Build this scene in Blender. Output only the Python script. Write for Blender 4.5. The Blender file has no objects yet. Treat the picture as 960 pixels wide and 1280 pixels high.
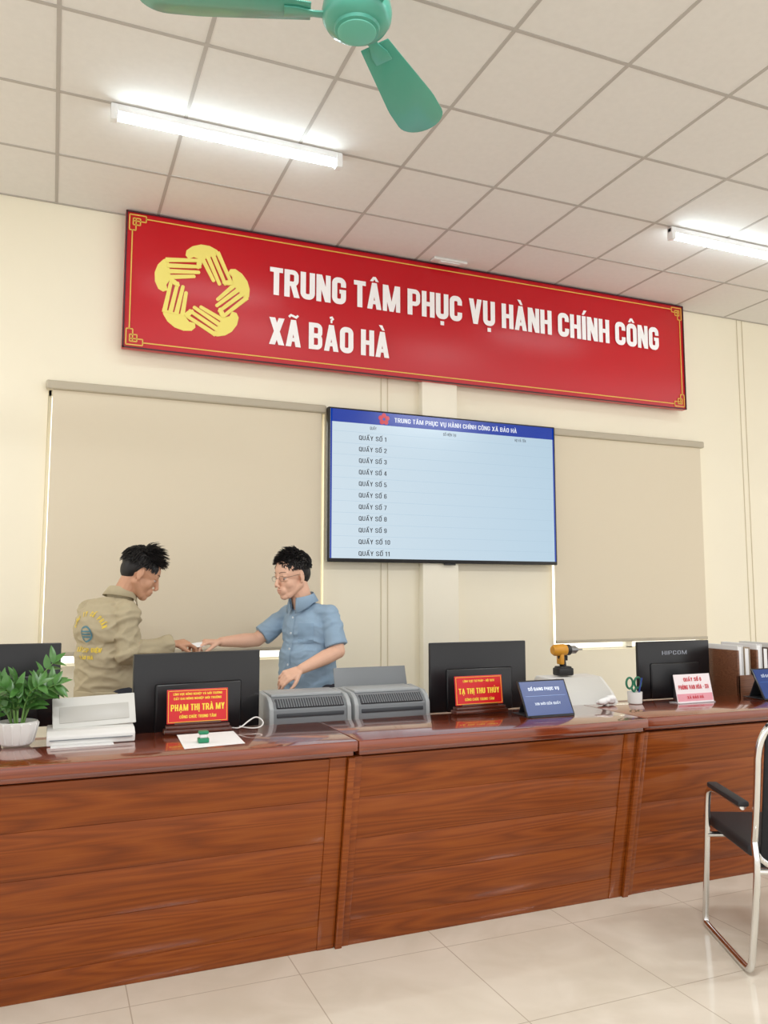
import bpy, bmesh, math, random, unicodedata
from mathutils import Vector, Matrix, Quaternion, noise as mnoise
from mathutils.bvhtree import BVHTree
random.seed(7)
V=Vector
scene=bpy.context.scene
try:
    scene.view_settings.view_transform='Standard'
    scene.view_settings.look='None'
except Exception: pass

def lin(c):
    c=c/255.
    return c/12.92 if c<=0.04045 else ((c+0.055)/1.055)**2.4
def rgb(r,g,b): return (lin(r),lin(g),lin(b),1.0)

def nmat(name):
    m=bpy.data.materials.new(name); m.use_nodes=True
    nt=m.node_tree; b=nt.nodes['Principled BSDF']
    return m,nt,b
def mat(name,col,rough=.5,metal=0,emit=0,ecol=None,noise=0,nscale=20,coat=0,alpha=1,trans=0,bump=0,spec=None):
    m,nt,b=nmat(name)
    b.inputs['Base Color'].default_value=col
    b.inputs['Roughness'].default_value=rough
    b.inputs['Metallic'].default_value=metal
    if spec is not None: b.inputs['Specular IOR Level'].default_value=spec
    if coat: b.inputs['Coat Weight'].default_value=coat; b.inputs['Coat Roughness'].default_value=.06
    if emit:
        b.inputs['Emission Color'].default_value=ecol or col
        b.inputs['Emission Strength'].default_value=emit
    if alpha<1: b.inputs['Alpha'].default_value=alpha
    if trans: b.inputs['Transmission Weight'].default_value=trans
    if noise or bump:
        tc=nt.nodes.new('ShaderNodeTexCoord'); n=nt.nodes.new('ShaderNodeTexNoise')
        n.inputs['Scale'].default_value=nscale; n.inputs['Detail'].default_value=4
        nt.links.new(tc.outputs['Object'],n.inputs['Vector'])
        if noise:
            mx=nt.nodes.new('ShaderNodeMix'); mx.data_type='RGBA'
            mx.inputs[6].default_value=tuple(max(0,c*(1-noise)) for c in col[:3])+(1,)
            mx.inputs[7].default_value=tuple(min(1,c*(1+noise)) for c in col[:3])+(1,)
            nt.links.new(n.outputs['Fac'],mx.inputs[0]); nt.links.new(mx.outputs[2],b.inputs['Base Color'])
        if bump:
            bp=nt.nodes.new('ShaderNodeBump'); bp.inputs['Strength'].default_value=bump; bp.inputs['Distance'].default_value=.01
            nt.links.new(n.outputs['Fac'],bp.inputs['Height']); nt.links.new(bp.outputs['Normal'],b.inputs['Normal'])
    return m

def frame(o,r,u):
    r=V(r).normalized(); u=V(u).normalized(); n=r.cross(u).normalized(); u=n.cross(r)
    M=Matrix((r,u,n)).transposed().to_4x4(); M.translation=V(o); return M

# ---- condensed sign alphabet built from strokes
def arc(cx,cy,r,a0,a1,n=6): return [(cx+r*math.cos(math.radians(a0+(a1-a0)*i/n)),cy+r*math.sin(math.radians(a0+(a1-a0)*i/n))) for i in range(n+1)]
def glyph(ch,t=.19):
    h=t/2; S=[]; P=[]; w=.52; r=.15 if t<.2 else .14; hh=.42*t; tb=t*.84
    if t>=.2: w=.55
    box=lambda x0,x1,y0,y1: P.append([(x0,y0),(x1,y0),(x1,y1),(x0,y1)])
    if ch.isdigit(): w=.46; r=.13
    if ch in 'OQ0':
        S.append((arc(w-h-r,1-h-r,r,0,90)+arc(h+r,1-h-r,r,90,180)+arc(h+r,h+r,r,180,270)+arc(w-h-r,h+r,r,270,360),True))
        if ch=='Q': P.append([(w*.5,.20),(w*.5+.12,.26),(w+.05,-.03),(w-.08,-.08)])
    elif ch in 'CG':
        e=.36 if ch=='C' else .46
        S.append(([(w-h,.64)]+arc(w-h-r,1-h-r,r,0,90)+arc(h+r,1-h-r,r,90,180)+arc(h+r,h+r,r,180,270)+arc(w-h-r,h+r,r,270,360)+[(w-h,e)],False))
        if ch=='G': box(.29,w,.40,.40+.74*t)
    elif ch=='S':
        S.append(([(w-h,.69)]+arc(w-h-r,1-h-r,r,0,90)+arc(h+r,1-h-r,r,90,180)+[(h,.67),(h+.06,.57),(w-h-.06,.43),(w-h,.33)]+arc(w-h-r,h+r,r,360,270)+arc(h+r,h+r,r,270,180)+[(h,.31)],False))
    elif ch=='U': S.append(([(h,1)]+arc(h+r,h+r,r,180,270)+arc(w-h-r,h+r,r,270,360)+[(w-h,1)],False))
    elif ch=='N':
        box(0,t*.92,0,1); box(w-t*.92,w,0,1); P.append([(0,1),(t*1.05,1),(w,0),(w-t*1.05,0)])
    elif ch=='H': box(0,t,0,1); box(w-t,w,0,1); box(t,w-t,.42,.42+tb)
    elif ch=='T': w=.48; box(0,w,1-tb,1); box(w/2-h,w/2+h,0,1-tb)
    elif ch=='I': w=t; box(0,t,0,1)
    elif ch in 'EL':
        w=.43; box(0,t,0,1); box(t,w,0,tb)
        if ch=='E': box(t,w,1-tb,1); box(t,w-.03,.44,.44+tb)
    elif ch in 'D\u0110':
        top=1-hh; r2=.17; box(0,t,0,1)
        S.append(([(t*.5,top)]+arc(w-h-r2,top-r2,r2,90,0)+arc(w-h-r2,hh+r2,r2,0,-90)+[(t*.5,hh)],False,tb))
        if ch=='\u0110': box(-.09,.27,.44,.44+.7*t)
    elif ch in 'PRB':
        box(0,t,0,1); r2=.13
        top=1-hh; mid=.49 if ch!='P' else .44
        if ch=='B': mid=.52
        S.append(([(t*.5,top)]+[(w-h-r2,top)]+arc(w-h-r2,top-r2,r2,90,0)+arc(w-h-r2,mid+r2,r2,0,-90)+[(t*.5,mid)],False,tb))
        if ch=='R': P.append([(w*.40,.47),(w*.40+t,.50),(w+.03,0),(w-t*.92,0)])
        if ch=='B': S.append(([(t*.5,mid)]+[(w-h-r2,mid)]+arc(w-h-r2,mid-r2,r2,90,0)+arc(w-h-r2,hh+r2,r2,0,-90)+[(t*.5,hh)],False,tb))
    elif ch=='M':
        w=.72; box(0,t*.86,0,1); box(w-t*.86,w,0,1); P.append([(0,1),(t*1.1,1),(w/2+.42*t,0),(w/2-.42*t,0)]); P.append([(w,1),(w-t*1.1,1),(w/2-.42*t,0),(w/2+.42*t,0)])
    elif ch=='V': w=.58; P.append([(0,1),(t*1.02,1),(w/2+.50*t,0),(w/2-.50*t,0)]); P.append([(w,1),(w-t*1.02,1),(w/2-.50*t,0),(w/2+.50*t,0)])
    elif ch=='Y': w=.54; P.append([(0,1),(t*1.05,1),(w/2+h,.42),(w/2-h,.42)]); P.append([(w,1),(w-t*1.05,1),(w/2-h,.42),(w/2+h,.42)]); box(w/2-h,w/2+h,0,.44)
    elif ch=='A': w=.58; P.append([(0,0),(t,0),(w/2+.48*t,1),(w/2-.48*t,1)]); P.append([(w,0),(w-t,0),(w/2-.48*t,1),(w/2+.48*t,1)]); box(.13,w-.13,.19,.19+.70*t)
    elif ch=='X': w=.58; P.append([(0,0),(t*1.1,0),(w,1),(w-t*1.1,1)]); P.append([(w,0),(w-t*1.1,0),(0,1),(t*1.1,1)])
    elif ch=='-': w=.26; box(0,w,.42,.42+tb)
    elif ch==' ': w=.20
    elif ch=='1': w=.34; box(.12,.12+t,0,1); P.append([(0,.84),(0,.70),(.13,.78),(.13,.97)])
    elif ch=='2': S.append(([(h,.68)]+arc(h+r,1-h-r,r,180,90)+arc(w-h-r,1-h-r,r,90,0)+[(w-h,.60),(h,.10)],False)); box(0,w,0,tb)
    elif ch=='3':
        r2=.11; u=[(h,.74)]+arc(h+r2,1-h-r2,r2,180,90)+arc(w-h-r2,1-h-r2,r2,90,0)+arc(w-h-r2,.52+r2,r2,0,-90)+[(w*.4,.52)]
        S.append((u,False)); S.append(([(a,1-b) for a,b in u],False))
    elif ch=='4': box(0,w,.20,.20+tb); box(w-t-.08,w-.08,0,1); P.append([(0,.34),(t*.9,.34),(w-.08,1),(w-t-.10,1)])
    elif ch=='5':
        r2=.12; box(.02,w-.03,1-tb,1); box(.02,.02+t,.46,1-tb); S.append(([(t/2+.02,.56)]+arc(w-h-r2,.56-r2,r2,90,0)+arc(w-h-r2,h+r2,r2,0,-90)+arc(h+r2,h+r2,r2,270,180)+[(h,.28)],False))
    elif ch in '69':
        u=[(w-h,.74)]+arc(w-h-r,1-h-r,r,0,90)+arc(h+r,1-h-r,r,90,180)+arc(h+r,h+r,r,180,270)+arc(w-h-r,h+r,r,270,360)+arc(w-h-r,.58-r,r,0,90)+[(h+.03,.58)]
        S.append((u if ch=='6' else [(w-a,1-b) for a,b in u],False))
    elif ch=='7': box(0,w,1-tb,1); P.append([(w-t,1-tb),(w,1-tb),(w*.35+h,0),(w*.35-h,0)])
    elif ch=='8':
        r2=.11
        for y0,y1 in ((h,.51),(.51,1-h)): S.append((arc(w-h-r2,y1-r2,r2,0,90)+arc(h+r2,y1-r2,r2,90,180)+arc(h+r2,y0+r2,r2,180,270)+arc(w-h-r2,y0+r2,r2,270,360),True))
    return S,P,w
def sign_text(mb,s,M,width,cap,m=0,lift=.003,t=.19,gap=.065,align='L',step=.0004):
    items=[]; x=0
    for c in unicodedata.normalize('NFC',s):
        d=unicodedata.normalize('NFD',c); S,P,w=glyph(d[0],t); cx=w/2; circ='\u0302' in d
        for mk in d[1:]:
            q=cx+(.21 if circ else 0); dy=.08 if circ else 0
            if mk=='\u0302': P=P+[[(cx-.18,1.05),(cx-.05,1.05),(cx+.055,1.23),(cx-.055,1.23)],[(cx+.18,1.05),(cx+.05,1.05),(cx-.055,1.23),(cx+.055,1.23)]]
            if mk=='\u0300': P=P+[[(q-.01,1.05+dy),(q+.10,1.05+dy),(q,1.25+dy),(q-.15,1.25+dy)]]
            if mk=='\u0301': P=P+[[(q-.10,1.05+dy),(q+.01,1.05+dy),(q+.15,1.25+dy),(q,1.25+dy)]]
            if mk=='\u0303': S=S+[([(cx-.18,1.09),(cx-.10,1.17),(cx,1.14),(cx+.10,1.10),(cx+.18,1.18)],False,.085)]
            if mk=='\u0309': S=S+[([(q-.07,1.26),(q+.02,1.29),(q+.06,1.23),(q,1.17),(q,1.07)],False,.075)]
            if mk=='\u0323': P=P+[[(cx-.08,-.24),(cx+.08,-.24),(cx+.08,-.08),(cx-.08,-.08)]]
            if mk=='\u031b': P=P+[[(w-.06,.86),(w+.05,.95),(w+.05,1.07),(w+.13,1.07),(w+.13,.92),(w-.02,.78)]]
        items.append((x,S,P)); x+=w+gap
    tot=x-gap; sx=width/tot if width else cap*.95
    ox0=0 if align=='L' else -tot*sx/2
    bm=bmesh.new()
    def quad(pts,lf):
        try: bm.faces.new([bm.verts.new((ox0+p[0]*sx,p[1]*cap,lf)) for p in pts])
        except ValueError: pass
    for ox,S,P in items:
        n_=0
        for p in P: quad([(ox+a,b) for a,b in p],lift+n_*step); n_+=1
        for s_ in S:
            pts=[V(p) for p in s_[0]]; cl=s_[1]; tt=(s_[2] if len(s_)>2 else t)/2
            pp=[pts[0]]
            for p in pts[1:]:
                if (p-pp[-1]).length>1e-4: pp.append(p)
            pts=pp; n=len(pts); L=[];R=[]
            for i in range(n):
                a=pts[i-1] if (i>0 or cl) else None; b=pts[(i+1)%n] if (i<n-1 or cl) else None
                d1=(pts[i]-a).normalized() if a is not None and (pts[i]-a).length>1e-6 else None
                d2=(b-pts[i]).normalized() if b is not None and (b-pts[i]).length>1e-6 else None
                d=((d1 or d2)+(d2 or d1)).normalized(); nn=V((-d.y,d.x))
                k=1/max(.5,d.dot(d1 or d2)); L.append(pts[i]+nn*tt*k); R.append(pts[i]-nn*tt*k)
            for i in range(n if cl else n-1):
                j=(i+1)%n; quad([(ox+q.x,q.y) for q in (L[i],L[j],R[j],R[i])],lift+n_*step)
            n_+=1
    bm.normal_update()
    for f in bm.faces:
        if f.normal.z<0: f.normal_flip()
    mb._merge(bm,m,M)

class MB:
    def __init__(s): s.bm=bmesh.new()
    def _merge(s,t,m,M=None):
        if M is not None: t.transform(M)
        for f in t.faces: f.material_index=m
        me=bpy.data.meshes.new('x'); t.to_mesh(me); t.free(); s.bm.from_mesh(me); bpy.data.meshes.remove(me)
    def box(s,x0,x1,y0,y1,z0,z1,m=0,M=None,bev=0,seg=2):
        t=bmesh.new(); bmesh.ops.create_cube(t,size=1)
        for v in t.verts:
            v.co=V(((x0+x1)/2+v.co.x*(x1-x0),(y0+y1)/2+v.co.y*(y1-y0),(z0+z1)/2+v.co.z*(z1-z0)))
        if bev: bmesh.ops.bevel(t,geom=list(t.edges),offset=bev,segments=seg,profile=.5,affect='EDGES')
        s._merge(t,m,M); return s
    def lathe(s,prof,M=None,seg=32,m=0):
        t=bmesh.new(); rings=[]
        for r,z in prof:
            if r<1e-5: rings.append([t.verts.new((0,0,z))])
            else: rings.append([t.verts.new((r*math.cos(2*math.pi*i/seg),r*math.sin(2*math.pi*i/seg),z)) for i in range(seg)])
        for a,b in zip(rings,rings[1:]):
            if len(a)==1 and len(b)==1: continue
            for i in range(seg):
                j=(i+1)%seg
                if len(a)==1: t.faces.new((a[0],b[j],b[i]))
                elif len(b)==1: t.faces.new((a[i],a[j],b[0]))
                else: t.faces.new((a[i],a[j],b[j],b[i]))
        bmesh.ops.recalc_face_normals(t,faces=list(t.faces))
        s._merge(t,m,M); return s
    def cyl(s,p0,p1,r0,r1=None,seg=20,m=0):
        p0=V(p0);p1=V(p1); r1=r0 if r1 is None else r1
        d=p1-p0; q=V((0,0,1)).rotation_difference(d.normalized()).to_matrix().to_4x4(); q.translation=p0
        return s.lathe([(0,0),(r0,0),(r1,d.length),(0,d.length)],q,seg,m)
    def caps(s,p0,p1,r0,r1=None,seg=16,m=0):
        p0=V(p0);p1=V(p1); r1=r0 if r1 is None else r1
        d=p1-p0; L=d.length; q=V((0,0,1)).rotation_difference(d.normalized()).to_matrix().to_4x4(); q.translation=p0
        pr=[(r0*math.sin(a),-r0*math.cos(a)) for a in [math.pi/2*i/5 for i in range(6)]]+[(r1*math.cos(a),L+r1*math.sin(a)) for a in [math.pi/2*i/5 for i in range(6)]]
        pr[0]=(0,-r0); pr[-1]=(0,L+r1)
        return s.lathe(pr,q,seg,m)
    def ell(s,c,rx,ry,rz,M=None,m=0,seg=24,R=None):
        n=12; pr=[(math.sin(math.pi*i/n),-math.cos(math.pi*i/n)) for i in range(n+1)]; pr[0]=(0,-1);pr[-1]=(0,1)
        X=Matrix.Translation(V(c))@(R or Matrix.Identity(4))@Matrix.Diagonal((rx,ry,rz,1))
        if M is not None: X=M@X
        return s.lathe(pr,X,seg,m)
    def sweep(s,pts,r,seg=10,m=0,closed=False,smooth=0,flat=1):
        pts=[V(p) for p in pts]
        for _ in range(smooth):
            n=[]; L=len(pts)
            if closed:
                for i in range(L):
                    a,b=pts[i],pts[(i+1)%L]; n+= [a*.75+b*.25,a*.25+b*.75]
            else:
                n=[pts[0]]
                for i in range(L-1):
                    a,b=pts[i],pts[i+1]; n+=[a*.75+b*.25,a*.25+b*.75]
                n.append(pts[-1])
            pts=n
        L=len(pts); t=bmesh.new(); rings=[]; up=None
        for i in range(L):
            if closed: tan=(pts[(i+1)%L]-pts[i-1])
            else: tan=pts[min(i+1,L-1)]-pts[max(i-1,0)]
            if tan.length<1e-9: tan=V((0,0,1))
            tan.normalize()
            if up is None: up=V((0,0,1)) if abs(tan.z)<.9 else V((0,1,0))
            up=(up-tan*up.dot(tan)).normalized(); sd=tan.cross(up)
            rr=r(i/(L-1)) if callable(r) else r
            rings.append([t.verts.new(pts[i]+up*(rr*math.cos(2*math.pi*k/seg)*flat)+sd*(rr*math.sin(2*math.pi*k/seg))) for k in range(seg)])
        for i in range(L if closed else L-1):
            a=rings[i];b=rings[(i+1)%L]
            for k in range(seg):
                j=(k+1)%seg; t.faces.new((a[k],a[j],b[j],b[k]))
        if not closed:
            t.faces.new(rings[0]); t.faces.new(rings[-1])
        bmesh.ops.recalc_face_normals(t,faces=list(t.faces))
        s._merge(t,m); return s
    def prism(s,poly,M,h,m=0,bev=0):
        t=bmesh.new(); vs=[t.verts.new((p[0],p[1],0)) for p in poly]; f=t.faces.new(vs)
        if h:
            r=bmesh.ops.extrude_face_region(t,geom=[f])
            for g in r['geom']:
                if isinstance(g,bmesh.types.BMVert): g.co.z+=h
        bmesh.ops.recalc_face_normals(t,faces=list(t.faces))
        if bev: bmesh.ops.bevel(t,geom=list(t.edges),offset=bev,segments=2,profile=.5,affect='EDGES')
        s._merge(t,m,M); return s

WL={}
def thing(name,label,cat,loc,group=None,kind=None):
    e=bpy.data.objects.new(name,None); e.empty_display_size=.1; e.location=loc
    scene.collection.objects.link(e); e['label']=label; e['category']=cat
    if group: e['group']=group
    if kind: e['kind']=kind
    WL[e]=V(loc); return e
def part(mb,name,mats,parent=None,label=None,cat=None,smooth=True,loc=None,kind=None,angle=35,group=None):
    me=bpy.data.meshes.new(name); o=bpy.data.objects.new(name,me)
    org=V(loc) if loc is not None else (WL[parent] if parent else V((0,0,0)))
    for v in mb.bm.verts: v.co-=org
    mb.bm.to_mesh(me); mb.bm.free()
    for mm in (mats if isinstance(mats,(list,tuple)) else [mats]): me.materials.append(mm)
    if smooth:
        for p in me.polygons: p.use_smooth=True
        me.set_sharp_from_angle(angle=math.radians(angle))
    scene.collection.objects.link(o); WL[o]=org
    if parent: o.parent=parent; o.location=org-WL[parent]
    else: o.location=org
    if label: o['label']=label
    if cat: o['category']=cat
    if kind: o['kind']=kind
    if group: o['group']=group
    return o
def fold_cloth(out,amp,joints,seed=0):
    """cloth folds, deeper close to the bending joints"""
    out.bm.normal_update()
    for v in out.bm.verts:
        p=v.co; a=.5
        for j,r in joints:
            d=(p-j).length/r; a+=max(0,1-d*d)*1.1
        q=p+mnoise.noise_vector(p*5+V((seed,0,0)))*.03
        r1=1-abs(mnoise.noise(V((q.x*7,q.y*7,q.z*17+seed))))*2.8
        r2=1-abs(mnoise.noise(V((q.x*16+3,q.y*16,q.z*24+seed))))*2.6
        n=mnoise.noise(q*6+V((seed,2,7)))
        v.co+=v.normal*amp*a*(max(0,r1)*.8+max(0,r2)*.35+n*.5-.3)
def remesh(mb,voxel=.006,iters=4,fold=None):
    """fuse overlapping pieces into one continuous skin"""
    me=bpy.data.meshes.new('r'); mb.bm.to_mesh(me); mb.bm.free()
    o=bpy.data.objects.new('r',me); scene.collection.objects.link(o)
    md=o.modifiers.new('r','REMESH'); md.mode='VOXEL'; md.voxel_size=voxel; md.use_smooth_shade=True
    if iters: sm=o.modifiers.new('s','SMOOTH'); sm.factor=.5; sm.iterations=iters
    dg=bpy.context.evaluated_depsgraph_get(); dg.update()
    r=bpy.data.meshes.new_from_object(o.evaluated_get(dg))
    bpy.data.objects.remove(o); bpy.data.meshes.remove(me)
    out=MB(); out.bm.from_mesh(r); bpy.data.meshes.remove(r)
    if fold: fold_cloth(out,*fold)
    return out

# ---------------- materials
M_wall=mat('wall_cream',rgb(244,236,214),.5,noise=.03,nscale=2)
M_colm=mat('pillar_cream',rgb(246,240,222),.5)
M_groove=mat('groove',rgb(210,198,170),.6)
M_grid=mat('ceiling_bar',rgb(184,178,172),.6)
M_tile_c=mat('ceiling_tile',rgb(230,227,223),.8,noise=.04,nscale=30)
M_white=mat('white_plastic',rgb(226,225,222),.35)
M_offw=mat('offwhite_plastic',rgb(206,205,200),.4)
M_black=mat('black_plastic',rgb(20,20,23),.32)
M_dark2=mat('charcoal_plastic',rgb(48,50,54),.45)
M_chrome=mat('chrome',rgb(225,225,225),.12,1)

def floor_mat():
    m,nt,b=nmat('floor_tile')
    tc=nt.nodes.new('ShaderNodeTexCoord'); mp=nt.nodes.new('ShaderNodeMapping')
    mp.inputs['Location'].default_value=(-.3,-2.38,0)
    br=nt.nodes.new('ShaderNodeTexBrick'); br.offset=0; br.squash=1
    br.inputs['Scale'].default_value=1; br.inputs['Brick Width'].default_value=.6; br.inputs['Row Height'].default_value=.6
    br.inputs['Mortar Size'].default_value=.0022; br.inputs['Mortar Smooth'].default_value=.1
    no=nt.nodes.new('ShaderNodeTexNoise'); no.inputs['Scale'].default_value=2.5; no.inputs['Detail'].default_value=8; no.inputs['Distortion'].default_value=1.5
    cr=nt.nodes.new('ShaderNodeValToRGB')
    cr.color_ramp.elements[0].position=.3; cr.color_ramp.elements[0].color=rgb(213,204,187)
    cr.color_ramp.elements[1].position=.7; cr.color_ramp.elements[1].color=rgb(226,218,203)
    nt.links.new(tc.outputs['Object'],mp.inputs['Vector']); nt.links.new(mp.outputs['Vector'],br.inputs['Vector'])
    nt.links.new(tc.outputs['Object'],no.inputs['Vector']); nt.links.new(no.outputs['Fac'],cr.inputs['Fac'])
    nt.links.new(cr.outputs['Color'],br.inputs['Color1']); nt.links.new(cr.outputs['Color'],br.inputs['Color2'])
    br.inputs['Mortar'].default_value=rgb(184,173,156)
    nt.links.new(br.outputs['Color'],b.inputs['Base Color'])
    b.inputs['Roughness'].default_value=.12
    return m
def wood_mat(name,dark,mid,light,rough,sc=1.0,coat=.6,spec=.5,crgh=.1):
    m,nt,b=nmat(name)
    N=nt.nodes.new; L=nt.links.new
    tc=N('ShaderNodeTexCoord'); mp=N('ShaderNodeMapping')
    mp.inputs['Scale'].default_value=(.45*sc,5*sc,9*sc)
    n1=N('ShaderNodeTexNoise'); n1.inputs['Scale'].default_value=1.1; n1.inputs['Detail'].default_value=1.5; n1.inputs['Distortion'].default_value=.15
    w=N('ShaderNodeMath'); w.operation='MULTIPLY'; w.inputs[1].default_value=30
    fr=N('ShaderNodeMath'); fr.operation='PINGPONG'; fr.inputs[1].default_value=1
    mp2=N('ShaderNodeMapping'); mp2.inputs['Scale'].default_value=(4*sc,140*sc,190*sc)
    n2=N('ShaderNodeTexNoise'); n2.inputs['Scale'].default_value=1.5; n2.inputs['Detail'].default_value=3
    n3=N('ShaderNodeTexNoise'); n3.inputs['Scale'].default_value=1.3; n3.inputs['Detail'].default_value=2
    ad=N('ShaderNodeMix'); ad.data_type='FLOAT'; ad.inputs[0].default_value=.6
    ad2=N('ShaderNodeMix'); ad2.data_type='FLOAT'; ad2.inputs[0].default_value=.35
    cr=N('ShaderNodeValToRGB'); e=cr.color_ramp.elements
    e[0].position=.2; e[0].color=dark; e[1].position=.8; e[1].color=light
    x=cr.color_ramp.elements.new(.5); x.color=mid
    L(tc.outputs['Object'],mp.inputs['Vector']); L(mp.outputs['Vector'],n1.inputs['Vector'])
    L(n1.outputs['Fac'],w.inputs[0]); L(w.outputs[0],fr.inputs[0])
    L(tc.outputs['Object'],mp2.inputs['Vector']); L(mp2.outputs['Vector'],n2.inputs['Vector']); L(tc.outputs['Object'],n3.inputs['Vector'])
    L(fr.outputs[0],ad.inputs[2]); L(n2.outputs['Fac'],ad.inputs[3])
    L(ad.outputs[0],ad2.inputs[2]); L(n3.outputs['Fac'],ad2.inputs[3]); L(ad2.outputs[0],cr.inputs['Fac'])
    L(cr.outputs['Color'],b.inputs['Base Color'])
    b.inputs['Roughness'].default_value=rough; b.inputs['Specular IOR Level'].default_value=spec
    b.inputs['Coat Weight'].default_value=coat; b.inputs['Coat Roughness'].default_value=crgh
    return m
M_floor=floor_mat()
M_wood=wood_mat('varnished_wood',rgb(98,42,10),rgb(134,64,18),rgb(152,82,26),.4,coat=.45,spec=.15)
M_woodtop=wood_mat('varnished_wood_top',rgb(96,34,8),rgb(126,50,14),rgb(146,66,22),.22,coat=1,crgh=.05)
M_wooddk=wood_mat('dark_wood_base',rgb(52,18,8),rgb(78,30,14),rgb(100,42,20),.3,sc=4)

# ---------------- room shell
mb=MB(); mb.box(-6,11,-4,5.3,-.1,0); part(mb,'floor',M_floor,kind='structure',smooth=False)
mb=MB(); mb.box(-6,11,-4,5.3,3.79,3.9); part(mb,'ceiling',M_tile_c,kind='structure',smooth=False)
mb=MB()
x=-.06-.6*9
while x<11:
    mb.box(x-.009,x+.009,-4,5.149,3.7875,3.791); x+=.6
y=5.137
while y>-4:
    mb.box(-6,11,y-.009,y+.009,3.787,3.791); y-=.6
part(mb,'trim_1',M_grid,kind='structure',smooth=False)
W1=(-.060,1.690,.965,2.63); W2=(3.518,5.012,.960,2.66)
mb=MB()
mb.box(-6,W1[0],5.15,5.3,0,3.79); mb.box(W1[1],W2[0],5.15,5.3,0,3.79); mb.box(W2[1],11,5.15,5.3,0,3.79)
for w in (W1,W2):
    mb.box(w[0],w[1],5.15,5.3,0,w[2]); mb.box(w[0],w[1],5.15,5.3,w[3],3.79)
part(mb,'wall_back',M_wall,kind='structure',smooth=False)
M_day=mat('daylight_glass',rgb(235,240,240),.3,emit=1.2,ecol=(1,.97,.88,1))
M_frame=mat('window_frame',rgb(236,236,230),.4)
for i,w in enumerate((W1,W2)):
    mb=MB(); mb.box(w[0],w[1],5.25,5.26,w[2],w[3],m=1)
    for a,b_ in ((w[0],w[0]+.02),(w[1]-.02,w[1]),((w[0]+w[1])/2-.03,(w[0]+w[1])/2+.03)):
        mb.box(a,b_,5.2,5.25,w[2],w[3],bev=.003)
    mb.box(w[0],w[1],5.2,5.25,w[2],w[2]+.01); mb.box(w[0],w[1],5.2,5.25,w[3]-.04,w[3])
    part(mb,'window_%d'%(i+1),[M_frame,M_day],kind='structure')
mb=MB(); mb.box(2.40,2.68,5.08,5.151,0,3.79,bev=.004); part(mb,'trim_2',M_colm,kind='structure')
mb=MB()
for xx in (2.11,2.16,5.50,5.56,-1.3,6.7): mb.box(xx-.003,xx+.003,5.146,5.152,0,3.79)
part(mb,'trim_3',M_groove,kind='structure',smooth=False)

# ---------------- roller blinds
M_blind=mat('blind_fabric',rgb(223,211,188),.85,noise=.04,nscale=250)
M_blind2=mat('blind_cassette',rgb(186,176,156),.5)
for (x0,x1,zt,zb) in ((-.035,1.655,2.665,1.035),(3.513,4.985,2.655,1.025)):
    e=thing('roller_blind','beige fabric roller blind drawn fully down over bright window','blind',((x0+x1)/2,5.12,zb),group='roller blinds on the windows')
    mb=MB(); mb.box(x0,x1,5.108,5.111,zb,zt-.03); part(mb,'blind_fabric',M_blind,e)
    mb=MB(); mb.box(x0-.04,x1+.03,5.085,5.146,zt-.055,zt,bev=.012,seg=3); part(mb,'cassette',M_blind2,e)
    mb=MB(); mb.box(x0,x1,5.10,5.118,zb-.010,zb+.014,bev=.004); part(mb,'bottom_rail',M_blind2,e)

# ---------------- banner
M_red=mat('banner_red',rgb(194,10,28),.3,noise=.05,nscale=1.2)
M_gold=mat('banner_gold',rgb(232,190,86),.45)
M_yel=mat('emblem_yellow',rgb(242,226,116),.5)
M_let=mat('letter_white',rgb(255,252,253),.45)
M_edge=mat('dark_edge',rgb(60,20,30),.5)
bx0,bx1,bz0,bz1=.345,4.80,2.90,3.78
e=thing('banner_sign','long red sign with white lettering and yellow hands emblem','sign',((bx0+bx1)/2,5.08,bz0))
mb=MB(); mb.box(bx0,bx1,5.05,5.10,bz0,bz1,bev=.002)
part(mb,'sign_panel',M_red,e)
mb=MB()
for (a,b_,c,d) in ((bx0,bx0+.010,bz0,bz1),(bx1-.010,bx1,bz0,bz1),(bx0,bx1,bz0,bz0+.008),(bx0,bx1,bz1-.008,bz1)): mb.box(a,b_,5.044,5.049,c,d)
part(mb,'edge_trim',M_edge,e)
mb=MB(); Y0,Y1=5.046,5.0495; th=.007
def hl(x0,x1,z): mb.box(min(x0,x1),max(x0,x1),Y0,Y1,z-th/2,z+th/2)
def vl(x,z0,z1): mb.box(x-th/2,x+th/2,Y0,Y1,min(z0,z1),max(z0,z1))
hl(bx0+.12,bx1-.12,bz0+.04); hl(bx0+.12,bx1-.12,bz1-.04); vl(bx0+.04,bz0+.12,bz1-.12); vl(bx1-.04,bz0+.12,bz1-.12)
for sx,cx in ((1,bx0),(-1,bx1)):
    for sz,cz in ((1,bz0),(-1,bz1)):
        q_=.87
        X=lambda a: cx+sx*a*q_
        Zz=lambda a: cz+sz*a*q_
        hl(X(.025),X(.14),Zz(.025)); vl(X(.025),Zz(.025),Zz(.14)); hl(X(.025),X(.07),Zz(.14)); vl(X(.14),Zz(.025),Zz(.07))
        hl(X(.05),X(.14),Zz(.07)); vl(X(.07),Zz(.05),Zz(.14)); hl(X(.05),X(.10),Zz(.05)); vl(X(.05),Zz(.05),Zz(.10)); hl(X(.05),X(.10),Zz(.10)); vl(X(.10),Zz(.05),Zz(.10))
part(mb,'border_line',M_gold,e,smooth=False)
mb=MB(); R=.325
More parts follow.
